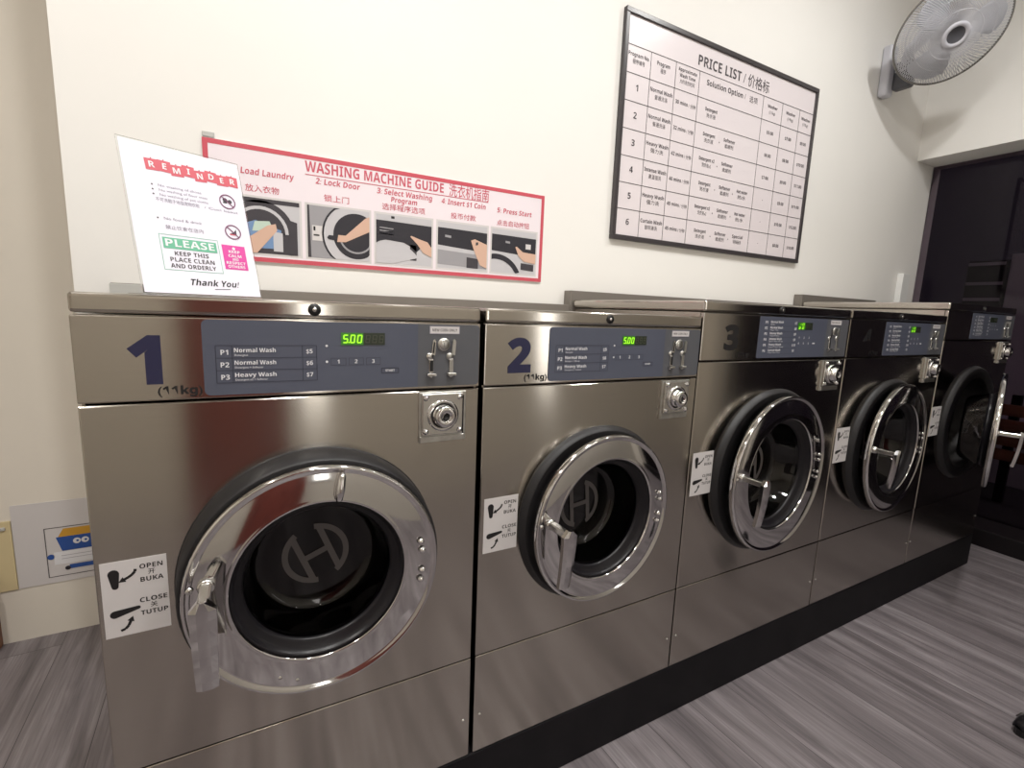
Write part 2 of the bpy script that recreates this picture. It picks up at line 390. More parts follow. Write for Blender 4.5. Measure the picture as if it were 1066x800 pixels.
SEG7 = {'0': 'abcdef', '1': 'bc', '2': 'abged', '3': 'abgcd', '4': 'fgbc', '5': 'afgcd', '6': 'afgedc', '7': 'abc', '8': 'abcdefg', '9': 'abcdfg'}
def seg7(sh, ch, x, y, w, h, t, mt, l, sl=0.12):
    P = {'a': ((0, h), (w, h)), 'b': ((w, h), (w, h/2)), 'c': ((w, h/2), (w, 0)), 'd': ((0, 0), (w, 0)), 'e': ((0, h/2), (0, 0)), 'f': ((0, h), (0, h/2)), 'g': ((0, h/2), (w, h/2))}
    for s in SEG7[ch]:
        (ax, ay), (bx, by) = P[s]; sh.line([(x+ax+sl*ay, y+ay), (x+bx+sl*by, y+by)], t, mt, l)

def rrect(x0, x1, z0, z1, r, n=6):
    out = []
    for cx, cz, a0 in ((x0+r, z0+r, pi), (x1-r, z0+r, 1.5*pi), (x1-r, z1-r, 0), (x0+r, z1-r, pi/2)):
        for i in range(n+1): a = a0+pi/2*i/n; out.append((cx+r*cos(a), cz+r*sin(a)))
    return out

def coin_slot(parent, x, z, open_):
    # x: centre of lower bar, z: lip height; chrome bent frame
    m = MB(); mt = M['chrome_satin'] if open_ else M['zinc']
    m.lathe([(0, -.004), (.0065, -.004), (.0075, -.002), (.0075, 0)], (x-.003, 0, z+.036), (0, 1, 0), mt, 20)
    m.prism([(x+.000, z+.040), (x+.0075, z+.038), (x+.0095, z+.066), (x+.0065, z+.071), (x+.003, z+.069)], -.0045, 0, mt)
    m.box(x-.0045, x+.0045, -.0045, 0, z+.003, z+.031, mt, .0012)
    m.box(x-.009, x+.009, -.011, 0, z-.003, z+.0025, mt, .0012)
    m.lathe([(0, -.003), (.004, -.003), (.005, 0)], (x, -.002, z-.0025), (0, 1, 0), mt, 14)
    if open_:
        m.box(x-.0034, x+.0034, -.0052, -.004, z+.006, z+.028, M['gap'])
        m.prism([(x+.002, z+.043), (x+.0055, z+.043), (x+.0072, z+.064), (x+.0048, z+.066)], -.0052, -.004, M['gap'])
    return m.build('coin_slot', parent)

def washer(num, x0, w, ztop, cx, cz, ydoor, ang, r, ri, label, big, progs, disp, showdigit=True, closed=True):
    Z = 0.17; D = 0.62
    root = empty('washing_machine', (x0, 0, Z), label, 'washing machine', 'coin-operated washing machines in the row')
    T = Matrix.Translation((0, 0, -Z)); mk = lambda: MB(T)
    x1 = w-0.006; dz = ztop-1.245; zp = 1.0765+dz if not big else ztop-0.1695+0.0
    if big and num == 5: zp = ztop-0.158
    zl = ztop-0.0305 # lid underside
    # shell
    m = mk(); S = M['steel']; y0 = .014
    m.box(.002, .006, y0, D, Z, zl-.002, S); m.box(x1-.006, x1-.002, y0, D, Z, zl-.002, S)
    m.box(.006, x1-.006, D-.004, D, Z, zl-.002, S); m.box(.006, x1-.006, y0, D-.004, Z, Z+.004, S); m.box(.006, x1-.006, y0, D-.004, zl-.006, zl-.002, S)
    m.build('cabinet', root)
    m = mk(); m.box(0, x1, -.002, D, zl, ztop, S, .006); lid = m.build('lid', root)
    m = MB(Matrix.Translation((0, 0, -Z)));
    kx = .333 if not big else .345
    m.lathe([(0, -.004), (.009, -.004), (.011, -.001), (.011, 0)], (kx, -.002, ztop-.0155), (0, 1, 0), M['blackp'], 20)
    m.lathe([(0, -.0052), (.0035, -.0052), (.004, -.004)], (kx, -.002, ztop-.0155), (0, 1, 0), M['chrome_satin'], 12)
    m.build('lid_lock', lid)
    # fascia
    m = mk(); m.box(0, x1, 0, .012, zp+.002, zl-.003, S, .0022); fas = m.build('control_fascia', root)
    # front door panel + lower panel
    ph = r*0.88
    m = mk(); panel_with_hole(m, 0, x1, .4325, zp-.002, cx, cz, ph, 0, .012, S)
    fp = m.build('front_panel', root)
    m = mk(); m.box(0, x1, .0008, .012, Z+.0015, .4305, S, .0022)
    lp = m.build('lower_panel', root)
    for sx in (.016, x1-.016):
        s_ = mk(); s_.lathe([(0, -.0025), (.003, -.002), (.0045, .0008)], (sx, 0, .272), (0, 1, 0), M['chrome_satin'], 12); s_.build('screw', lp)
    # control panel film
    px0 = .162 if not big else .246
    px1 = .655 if not big else w-.014
    pz0, pz1 = zp+.007, zl-.006
    m = mk(); m.prism(rrect(px0, px1, pz0, pz1, .009 if not big else .004), -.0015, 0, M['panel'])
    sh = Sheet(m, (0, -.0016, 0), (1, 0, 0), (0, 0, 1), .00025)
    gx = px1-.133 if not big else px1-.13
    sh.poly([(gx, pz0), (px1-.008, pz0), (px1-.001, pz0+.008), (px1-.001, pz1-.008), (px1-.008, pz1), (gx, pz1)], M['panel_grey'], 1)
    if not big:
        tx0, tx1, tz0, tz1 = .180, .335, 1.104, 1.1665
        rows = 3; rh = (tz1-tz0)/rows
        for i in range(rows+1): sh.line([(tx0, tz0+i*rh), (tx1, tz0+i*rh)], .0009, M['line'], 2)
        for xx in (tx0, tx0+.0235, tx1-.0235, tx1): sh.line([(xx, tz0), (xx, tz1)], .0009, M['line'], 2)
        for i, (p, n_, sub, pr) in enumerate(progs):
            zb = tz1-(i+1)*rh
            sh.text(p, tx0+.0125, zb+.0055, .0082, M['white'], 3, 'c', bold=.012)
            sh.text(n_, tx0+.0265, zb+.0095, .0070, M['white'], 3, 'l', width=.0625, bold=.022)
            sh.text(sub, tx0+.0270, zb+.0032, .0034, M['white'], 3, 'l', bold=.0)
            sh.text(pr, tx1-.012, zb+.0070, .0075, M['white'], 3, 'c', bold=.014)
        sh.disc(.352, 1.166, .0022, M['white'], 3); sh.disc(.352, 1.137, .0022, M['white'], 3)
        for i in range(3):
            bx = .372+i*.0315
            sh.border(bx-.013, 1.130, bx+.0135, 1.1435, .0006, M['line'], 2)
            sh.text(str(i+1), bx, 1.1335, .0070, M['white'], 3, 'c', bold=.03)
        sh.border(.450, 1.113, .484, 1.1235, .0012, M['line'], 2); sh.text('START', .467, 1.1163, .0042, M['white'], 3, 'c', bold=.01)
        dx0, dz0 = .377, 1.1675
    else:
        tz1 = pz1-.010; rh = (pz1-pz0-.022)/6; tx0 = px0+.020
        for i, (p, n_, sub, pr) in enumerate(progs):
            zb = tz1-(i+1)*rh
            sh.text(p, tx0+.010, zb+.006, .0080, M['white'], 3, 'c', bold=.012)
            sh.text(n_, tx0+.030, zb+.0085, .0070, M['white'], 3, 'l', width=.062, bold=.022)
            sh.text(sub, tx0+.030, zb+.0028, .0034, M['white'], 3, 'l')
            sh.text(pr, tx0+.158, zb+.006, .0078, M['white'], 3, 'c', bold=.014)
            sh.line([(tx0-.004, zb), (tx0+.172, zb)], .0006, M['line'], 2)
        for i in range(3):
            for j in range(2):
                sh.text(str(i+1+3*j), px0+.203+i*.027, pz0+.060-j*.018, .0065, M['white'], 3, 'c', bold=.02)
        sh.rect(px0+.279, pz0+.043, px0+.293, pz0+.047, M['white'], 3)
        dx0, dz0 = px0+.190, pz1-.037
    cp = m.build('control_panel', fas)
    # display
    m = mk(); dw, dh = (.080, .0225)
    m.box(dx0, dx0+dw, -.0022, -.0016, dz0, dz0+dh, M['led_bg'])
    sd = Sheet(m, (0, -.0023, 0), (1, 0, 0), (0, 0, 1), .0003)
    if disp: sd.rect(dx0, dz0, dx0+dw*.5, dz0+dh, M['led_glow'], 0.3)
    if not big:
        for i, ch in enumerate(disp): seg7(sd, ch, dx0+.004+i*.0125, dz0+.0045, .0068, .0135, .0022, M['led'], 1)
        sd.rect(dx0+.0128, dz0+.0036, dx0+.0150, dz0+.0058, M['led'], 1)
    else:
        for i, ch in enumerate(disp): seg7(sd, ch, dx0+.006+(i % 2)*.017, dz0+.0135-(i//2)*.0115, .0085, .0062, .0016, M['led'], 1)
    for i in range(3): seg7(sd, '8', dx0+dw*.5+.004+i*.0125, dz0+.0045, .0068, .0135, .0011, M['led_dim'], 1)
    m.build('display', fas)
    # coin slots
    sx = 0 if not big else .073; sz = 0 if not big else zl-1.2145
    for k, op in ((.549, True), (.592, False)):
        cs = coin_slot(fas, 0, 0, op); cs.location = (k+sx, -.0016, 1.1085+sz-Z)
    m = mk(); m.lathe([(0, -.003), (.0125, -.003), (.0135, -.0015), (.0135, 0)], (.576+sx, -.0016, 1.1685+sz), (0, 1, 0), M['zinc'], 24)
    m.lathe([(.0085, -.0035), (.0095, -.0035), (.0095, -.003)], (.576+sx, -.0016, 1.1685+sz), (0, 1, 0), M['chrome_satin'], 24)
    Sheet(m, (.576+sx, -.0048, 1.1685+sz), (1, 0, 0), (0, 0, 1)).text('1', 0, -.004, .008, M['panel_grey'], 0, 'c'); m.build('coin_emblem', fas)
    m = mk(); m.box(.546+sx, .610+sx, -.0024, -.0016, 1.1895+sz, 1.2055+sz, M['sticker'])
    s2 = Sheet(m, (0, -.0025, 0), (1, 0, 0), (0, 0, 1), .0003); s2.border(.546+sx, 1.1895+sz, .610+sx, 1.2055+sz, .0012, M['greytext'], 0)
    s2.text('NEW COIN ONLY', .578+sx, 1.1948+sz, .0055, M['ink'], 0, 'c', width=.053, bold=.01); m.build('coin_sticker', fas)
    # number
    if showdigit:
        m = mk(); sg = Sheet(m, (0, -.0006, 0), (1, 0, 0), (0, 0, 1), .0004)
        if not big:
            nx = .064 if num == 1 else .055
            sg.text(str(num), nx, 1.108, .0715, M['navy'], 0, 'l', width=.043 if num == 1 else .060, bold=.050, res=5)
            sg.text('(11kg)', .099, 1.088, .0130, M['black'], 0, 'l', width=.060, bold=.035)
        else:
            sg.text(str(num), .094, zp+.034, .068, M['black'], 0, 'l', width=.062, bold=.045, res=5)
            sg.text('(17kg)', .150, zp+.0125, .0125, M['black'], 0, 'l', width=.062, bold=.03)
        m.build('number_lettering', fas)
    # coin box lock
    lx, lz = (.576, 1.019) if not big else (.652, zp-.0575)
    m = mk(); m.box(lx-.051, lx+.051, -.004, .001, lz-.0525, lz+.0525, M['zinc'], .0015)
    m.box(lx-.047, lx+.041, -.0115, -.003, lz-.036, lz+.050, M['chrome_satin'], .002)
    m.box(lx+.0425, lx+.0460, -.0045, -.0038, lz-.046, lz+.044, M['gap'])
    m.box(lx-.050, lx+.046, -.009, -.003, lz-.051, lz-.039, M['zinc'], .001)
    lk = m.build('coin_box_plate', root)
    for ax_, az_ in ((-.039, .042), (.034, .042), (-.039, -.028), (.034, -.028)):
        s_ = mk(); s_.lathe([(0, -.006), (.004, -.005), (.0062, 0)], (lx+ax_, -.0115, lz+az_), (0, 1, 0), M['chrome'], 14); s_.build('screw', lk)
    m = mk(); c0 = (lx-.003, -.0115, lz+.005)
    m.lathe([(.033, 0), (.033, -.004), (.027, -.006), (.026, -.003), (.0225, -.003), (.0225, -.018), (.020, -.0215), (.009, -.0225), (.0085, -.020), (.0, -.020)], c0, (0, 1, 0), M['chrome'], 36)
    m.lathe([(.026, -.0034), (.023, -.0034)], c0, (0, 1, 0), M['gap'], 36)
    m.lathe([(.006, -.0212), (.0035, -.0212), (.0035, -.0205), (0, -.0205)], c0, (0, 1, 0), M['gap'], 18)
    m.build('lock_cylinder', lk)
    # instruction sticker
    kx, kz = {1: (.007, .689), 2: (.010, .689), 3: (.013, .722), 4: (.012, .733), 5: (.004, .766)}[num]
    kw, kh = .087, .131
    m = mk(); m.box(kx, kx+kw, -.0006, .0, kz, kz+kh, M['sticker'])
    st = Sheet(m, (kx, -.0008, kz), (1, 0, 0), (0, 0, 1), .0003)
    def taper(ax_, ay_, bx_, by_, wa, wb):
        d = Vector((bx_-ax_, by_-ay_)).normalized(); n_ = Vector((-d.y, d.x)); pts = []
        for i in range(9):
            t = pi/2+pi*i/8; pts.append((ax_+wa*(cos(t)*d.x+sin(t)*n_.x), ay_+wa*(cos(t)*d.y+sin(t)*n_.y)))
        for i in range(9):
            t = -pi/2+pi*i/8; pts.append((bx_+wb*(cos(t)*d.x+sin(t)*n_.x), by_+wb*(cos(t)*d.y+sin(t)*n_.y)))
        st.poly(pts, M['black'], 0)
    def arrow(pts, wv):
        st.line(pts, wv, M['black'], 0)
        (ax_, ay_), (bx_, by_) = pts[-2:]; d = Vector((bx_-ax_, by_-ay_)).normalized(); n_ = Vector((-d.y, d.x))
        st.poly([(bx_-n_.x*wv*1.2, by_-n_.y*wv*1.2), (bx_+d.x*.009, by_+d.y*.009), (bx_+n_.x*wv*1.2, by_+n_.y*wv*1.2)], M['black'], 0)
    taper(.0165, .110, .0175, .088, .0075, .0045)
    taper(.014, .040, .045, .0455, .0065, .0030)
    arrow([(.045, .1135), (.044, .109), (.040, .1045), (.035, .101), (.030, .0985)], .0042)
    arrow([(.020, .010), (.026, .012), (.0305, .017), (.0335, .024)], .0042)
    for t_, zz, cj in (('OPEN', .112, 0), ('开', .1005, 1), ('BUKA', .089, 0), ('CLOSE', .053, 0), ('关', .0415, 1), ('TUTUP', .030, 0)):
        if cj: st.cjk(t_, .066, zz, .009, M['black'], 0, 'c', bold=.01)
        else: st.text(t_, .066, zz, .0080, M['black'], 0, 'c', width=.031 if len(t_) == 4 else .037, bold=.02)
    m.build('instruction_sticker', root)
    # drum and rubber collar
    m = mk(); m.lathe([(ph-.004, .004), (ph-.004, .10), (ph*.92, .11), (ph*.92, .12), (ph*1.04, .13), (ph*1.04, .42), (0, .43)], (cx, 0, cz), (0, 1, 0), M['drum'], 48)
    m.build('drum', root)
    yb = ydoor
    m = mk(); R_ = r+.009; yf = yb+.013; G_ = M['collar']; cc = (cx, 0, cz)
    m.lathe([(ph-.012, .012), (ph-.012, yf+.004)], cc, (0, 1, 0), G_, 72)
    m.lathe([(ph-.012, yf+.004), (ph-.010, yf), (R_-.005, yf)], cc, (0, 1, 0), G_, 72)
    m.lathe([(R_-.005, yf), (R_-.001, yf+.003), (R_+.004, -.003)], cc, (0, 1, 0), G_, 72)
    m.lathe([(R_+.004, -.003), (R_+.006, 0)], cc, (0, 1, 0), G_, 72)
    m.build('door_gasket', root)
    # ---- door: origin on its hinge line, swings about z
    hx = cx+r; e = .010
    if num == 5: hx = 3.345-x0; yb = -.06
    door = MB()
    cf = .18; base_ = (-.0036)
    def K(v): return base_+(v-base_)*cf if v < base_ else v
    door.lathe([(ri, .012), (ri-.0005, K(-.012)), (ri+.001, K(-.0165)), (ri+.003, K(-.0175)), (ri+.0055, K(-.0165)), (ri+.0070, K(-.0150)), (ri+.0080, K(-.0146)), (ri+.0090, K(-.0144)), (r-.0150, -.0036), (r-.0142, -.0034), (r-.0130, -.0034), (r-.010, -.0045), (r-.0055, -.0085), (r-.002, -.0080), (r, -.004), (r, .010), (r-.006, .012)], (-r, 0, 0), (0, 1, 0), M['chrome'], 96, closed=True)
    dob = door.build('door', root, (hx, yb, cz-Z), -ang*-1)
    g = MB()
    g.lathe([(ri+.0005, .010), (ri-.001, -.002), (ri-.005, .003), (ri-.008, .012), (ri-.010, .012), (ri-.015, .019), (ri-.0165, .0185), (ri-.021, .026), (ri-.021, .034), (ri-.005, .036)], (-r, 0, 0), (0, 1, 0), M['rubber'], 72)
    g.build('glass_seal', dob)
    g = MB(); rg = ri-.0205; re = ri*.70
    g.lathe([(rg, .026), (rg-.004, .036), (re+.012, .092), (re+.004, .101), (re-.006, .1045), (re-.008, .1046), (re-.010, .1047), (.004, .1060), (.002, .1060), (.002, .110), (.004, .110), (re-.010, .1088), (re-.006, .1086), (re+.006, .105), (re+.016, .094), (rg, .037)], (-r, 0, 0), (0, 1, 0), M['glass'], 72)
    g.build('door_glass', dob)
    lt = {1: .38, 2: .10}.get(num, .12); lg = MB(); s3 = Sheet(lg, (-r, .1035, 0), (cos(lt), 0, sin(lt)), (-sin(lt), 0, cos(lt)), .0004)
    q = ri/.147; R1, R0 = .062*q, .051*q; gap = .020*q; bw = .0115*q
    for sgn_ in (1, -1):
        base = 0 if sgn_ > 0 else pi
        half = math.acos(gap/R1)
        s3.ring(0, 0, R0, R1, M['logo'], 0, 24, base-half, base+half)
        xa, xb = sorted((sgn_*gap, sgn_*(gap+bw))); hh = math.sqrt(R1**2-(gap+bw)**2)*.99
        s3.rect(xa, -hh, xb, hh, M['logo'], .6)
    s3.rect(-gap, -bw*.5, gap, bw*.5, M['logo'], .6)
    lg.build('etched_logo', dob)
    for k in (.040, .021, -.021, -.040):
        bt = MB(); aa = k/(r*.86); rr_ = r*.86
        bt.lathe([(0, -.0065), (.0035, -.0058), (.0062, -.002), (.0066, 0)], (-r+rr_*cos(aa), -.0075, rr_*sin(aa)), (0, 1, 0), M['chrome'], 16); bt.build('hinge_bolt', dob)
    if num == 1:
        for ax_, az_ in ((-.075, -.168), (-.047, -.182)):
            bt = MB(); bt.lathe([(0, -.003), (.003, -.002), (.004, 0)], (-r+ax_, -.003, az_), (0, 1, 0), M['chrome_satin'], 12); bt.build('screw', dob)
        bt = MB(); a_ = radians(80)
        bt.tube([(-r+q_*cos(a_)*1.0, yy, q_*sin(a_)) for q_, yy in ((.1500, -.012), (.1560, -.018), (.175, -.016), (.196, -.012), (.2030, -.004))], [.003, .0060, .0075, .0065, .003], M['chrome'], 12); bt.build('catch', dob)  # rounded chrome bump across the top of the ring
    # hinge bracket behind the ring
    hb = MB(); hb.box(-.040, -.004, .004, max(.012, -yb-.002) , -.055, .055, M['blackp'], .002); hb.build('hinge', dob)
    # handle: shaft outwards, lever hanging down
    hxx = -r-(r-.036)*cos(.10); hzz = .024 if num != 1 else .036
    h = MB(); L_ = .078
    h.lathe([(0, -.014), (.011, -.014), (.013, -.011), (.013, -.002)], (hxx, 0, hzz), (0, 1, 0), M['chrome_satin'], 20)
    h.box(hxx-.0085, hxx+.0085, -L_, -.002, hzz-.0075, hzz+.0085, M['chrome_satin'], .003)
    h.lathe([(0, -.003), (.004, -.003), (.006, 0)], (hxx-.024, -.006, hzz-.004), (0, 1, 0), M['chrome_satin'], 14)
    # lever: tapered channel
    n_ = 10; vs = []; ll = .125 if num != 1 else .135
    prof = []
    for i in range(n_+1):
        t = i/n_; z_ = hzz+.016-t*(ll+.016); wv = (.0185-.0035*t)*(math.sqrt(max(0, 1-(1-t/.12)**2)) if t < .12 else 1.0)
        yv = -L_-.004+.012*t*t
        wv = max(wv, .006)
        for sx_, yo in ((-1, .010), (-1, 0), (-.45, -.004), (.45, -.004), (1, 0), (1, .010), (.8, .010), (.8, .002), (-.8, .002), (-.8, .010)):
            vs.append((hxx+sx_*wv, yv+yo, z_))
    k_ = 10; fs = []
    for i in range(n_):
        for j in range(k_): fs.append((i*k_+j, i*k_+(j+1) % k_, (i+1)*k_+(j+1) % k_, (i+1)*k_+j))
    fs += [tuple(range(k_-1, -1, -1)), tuple(n_*k_+j for j in range(k_))]
    h.add(vs, fs, M['chrome'], False)
    h.build('handle', dob)
    # pivot block holding the latch behind the ring edge
    return root

P3 = [('P1', 'Normal Wash', 'Detergent', '$5'), ('P2', 'Normal Wash', 'Detergent + Softener', '$6'), ('P3', 'Heavy Wash', 'Detergent x2 + Softener', '$7')]
P6 = [('P1', 'Normal Wash', 'Detergent', '$7'), ('P2', 'Normal Wash', 'Detergent + Softener', '$8'), ('P3', 'Heavy Wash', 'Detergent x2 + Softener', '$9'),
      ('P4', 'Intense Wash', 'Detergent + Softener + Hot water', '$9'), ('P5', 'Heavy Wash', 'Detergent x2 + Softener + Hot water', '$10'), ('P6', 'Curtain Wash', 'Detergent + Softener + Special', '$8')]
X2, X3, X4, X5 = .6692, 1.3323, 2.0756, 2.8184
washer(1, 0.0, .664, 1.2451, .330, .750, -.066, 0.0, .2135, .1475, 'stainless steel front-loading washing machine with a large navy 1 beside its blue control panel', False, P3, '500')
washer(2, X2, .664, 1.2451, .330, .735, -.030, radians(3.0), .2150, .1540, 'stainless steel front-loading washing machine with a large navy 2 beside its control panel', False, P3, '500')
washer(3, X3, .7433, 1.2902, .3700, .758, -.030, radians(3.5), .2550, .1800, 'taller stainless washing machine with a black 3 on its fascia and six listed programmes', True, P6, '1022')
washer(4, X4, .7433, 1.2902, .3700, .764, -.030, radians(3.5), .2550, .1810, 'dark-looking steel washing machine numbered 4, second from the dark window', True, P6, '1022')
washer(5, X5, .7400, 1.3461, .3700, .800, -.030, radians(16.0), .2550, .1810, 'tallest washing machine, at the end of the row, its door swung open', True, P6, '', False)

# service channels running along the wall behind the lids
def channel(xa, xb, zt, label, vents):
    m = MB(); m.box(xa, xb, .6225, YW-.002, 1.16, zt, M['duct'], .002)
    if vents:
        m.box(xa-.001, xa+.066, .6195, .6225, 1.20, zt-.002, M['greyplastic'], .0008)
        for k in (.069, .079): m.box(xa+k, xa+k+.006, .6190, .6225, 1.22, zt-.004, M['blackp'])
    return tag(m.build('cable_channel'), label, 'cable channel')
channel(-.070, X3-.012, 1.272, 'low grey metal channel along the wall behind machines 1 and 2', True)
channel(X3-.010, X5-.008, 1.3265, 'grey metal channel along the wall behind machines 3 and 4', False)
channel(X5-.006, 3.56, 1.3850, 'grey metal channel along the wall behind the tallest machine', False)

# ------------------------------------------------------------------ reminder sign on machine 1
SM = (Matrix.Rotation(.4271, 3, 'Z') @ Matrix.Rotation(-.2959, 3, 'X')).to_4x4()
sroot = empty('reminder_sign', (.064, .1874, 1.2452), 'white reminder notice in a leaning clear stand on top of machine 1', 'notice')
TS = Matrix.Translation((0, 0, .0045)) @ SM
m = MB(TS); Wd, Hd = .21, .297
m.box(-.003, Wd+.003, .0008, .0028, -.002, Hd+.004, M['acrylic'], .0004); m.build('acrylic_back', sroot)
m = MB(Matrix.Rotation(.4271, 4, 'Z')); m.box(-.003, Wd+.003, .0, .085, .0002, .0022, M['acrylic'], .0004); m.build('stand_foot', sroot)
m = MB(TS); m.box(0, Wd, -.0002, .0006, 0, Hd, M['paper'])
s = Sheet(m, (0, -.0004, 0), (1, 0, 0), (0, 0, 1), .0003)
for i, ch in enumerate('REMINDER'):
    cx_ = .0475+i*.0208; j = [0, .001, -.003, .001, -.004, .0, -.003, -.001][i]; zc = .2555+j
    tl = [.05, -.04, .06, -.03, .08, -.05, .04, -.03][i]
    q_ = [(-.0112, -.0115), (.0112, -.0115), (.0112, .0115), (-.0112, .0115)]
    s.poly([(cx_+x*cos(tl)-y*sin(tl), zc+x*sin(tl)+y*cos(tl)) for x, y in q_], M['red'], 1+.2*(i % 2))
    s.disc(cx_, zc+.0125, .0013, M['darkred'], 2)
    s.text(ch, cx_, zc-.006, .012, M['white'], 3, 'c', bold=.02, rot=tl)
for i, t_ in enumerate(['No washing of shoes', 'No washing of floor mats', 'No washing of pet cloths']):
    z_ = .213-i*.0095; s.disc(.042, z_+.002, .0016, M['ink'], 1); s.text(t_, .052, z_, .0052, M['greytext'], 1, 'l', width=[.075, .085, .085][i])
s.cjk('不可洗鞋子地毯宠物衣物', .044, .182, .008, M['greytext'], 1, width=.075); s.text('/ Cuci kasut', .128, .183, .0052, M['greytext'], 1, width=.066)
s.disc(.042, .1485, .0016, M['ink'], 1); s.text('No food & drink', .052, .1465, .0055, M['greytext'], 1, width=.066)
s.cjk('禁止饮食在店内', .052, .128, .008, M['greytext'], 1, width=.066)
for zz, k in ((.207, 0), (.140, 1)):
    s.ring(.176, zz, .0138, .0160, M['purple'], 3); s.line([(.166, zz+.010), (.186, zz-.010)], .0022, M['purple'], 3)
    if k == 0:
        s.disc(.172, zz+.003, .0048, M['pic_dark'], 1); s.disc(.181, zz+.001, .0042, M['pic_dark'], 1); s.rect(.167, zz-.004, .175, zz-.001, M['pic_dark'], 1)
    else:
        s.poly([(.169, zz-.004), (.183, zz-.006), (.183, zz+.007), (.177, zz-.001)], M['pic_dark'], 1); s.rect(.169, zz-.007, .183, zz-.004, M['redtext'], 1)
s.border(.038, .046, .142, .117, .0009, M['green'], 1)
s.rect(.043, .089, .1375, .111, M['green'], 1); s.text('PLEASE', .090, .0935, .0145, M['white'], 2, 'c', width=.086, bold=.03)
for t_, zz, ww in (('KEEP THIS', .076, .060), ('PLACE CLEAN', .0635, .078), ('AND ORDERLY', .051, .080)): s.text(t_, .0895, zz, .0085, M['ink'], 1, 'c', width=ww, bold=.025)
s.rect(.148, .057, .194, .110, M['magenta'], 1)
for t_, zz, ww in (('KEEP', .093, .022), ('CALM', .084, .026), ('AND', .0765, .012), ('RESPECT', .0685, .038), ('OTHERS', .0605, .034)): s.text(t_, .171, zz, .0058, M['white'], 2, 'c', width=ww, bold=.02)
s.disc(.171, .103, .003, M['white'], 2)
s.text('Thank You!', .079, .018, .0125, M['black'], 1, 'l', width=.090, shear=.28, bold=.006); s.line([(.120, .0115), (.150, .013)], .0012, M['black'], 1)
m.build('paper_notice', sroot)

# ------------------------------------------------------------------ washing machine guide on the wall
groot = empty('guide_poster', (.139, YW, 1.352), 'long red-bordered washing machine guide board on the wall above machines 1 and 2', 'poster')
m = MB(Matrix.Translation((-.139, -YW, -1.352))); yb = YW-.006
m.box(.139, 1.209, yb, YW-.0005, 1.352, 1.664, M['pinkbg'], .0008)
s = Sheet(m, (0, yb-.0003, 0), (1, 0, 0), (0, 0, 1), .0004)
s.border(.139, 1.352, 1.209, 1.664, .0125, M['red'], 1)
s.text('WASHING MACHINE GUIDE', .390, 1.6185, .0290, M['redtext'], 1, 'l', width=.425, bold=.012)
s.cjk('洗衣机指南', .834, 1.612, .038, M['redtext'], 1, 'l', width=.148, bold=.004)
s.line([(.390, 1.610), (.980, 1.610)], .0022, M['redtext'], 1)
for t_, x_, z_, w_ in (('1: Load Laundry', .205, 1.587, .155), ('2: Lock Door', .418, 1.588, .127), ('3: Select Washing', .596, 1.587, .180), ('Program', .640, 1.5665, .085), ('4: Insert $1 Coin', .808, 1.585, .162), ('5: Press Start', 1.015, 1.582, .142)):
    s.text(t_, x_, z_, .0165 if t_ != 'Program' else .0155, M['redtext'], 1, 'l', width=w_, bold=.022, shear=.12)
for t_, x_, w_, z_ in (('放入衣物', .235, .085, 1.542), ('锁上门', .440, .072, 1.542), ('选择程序选项', .612, .140, 1.541), ('投币付款', .842, .092, 1.541), ('点击启动按钮', 1.016, .132, 1.539)):
    s.cjk(t_, x_, z_, .0185, M['redtext'], 1, 'l', width=w_, bold=.004)
PX = [(.195, .372), (.393, .572), (.593, .775), (.797, .979), (.998, 1.180)]
z0, z1 = 1.376, 1.526
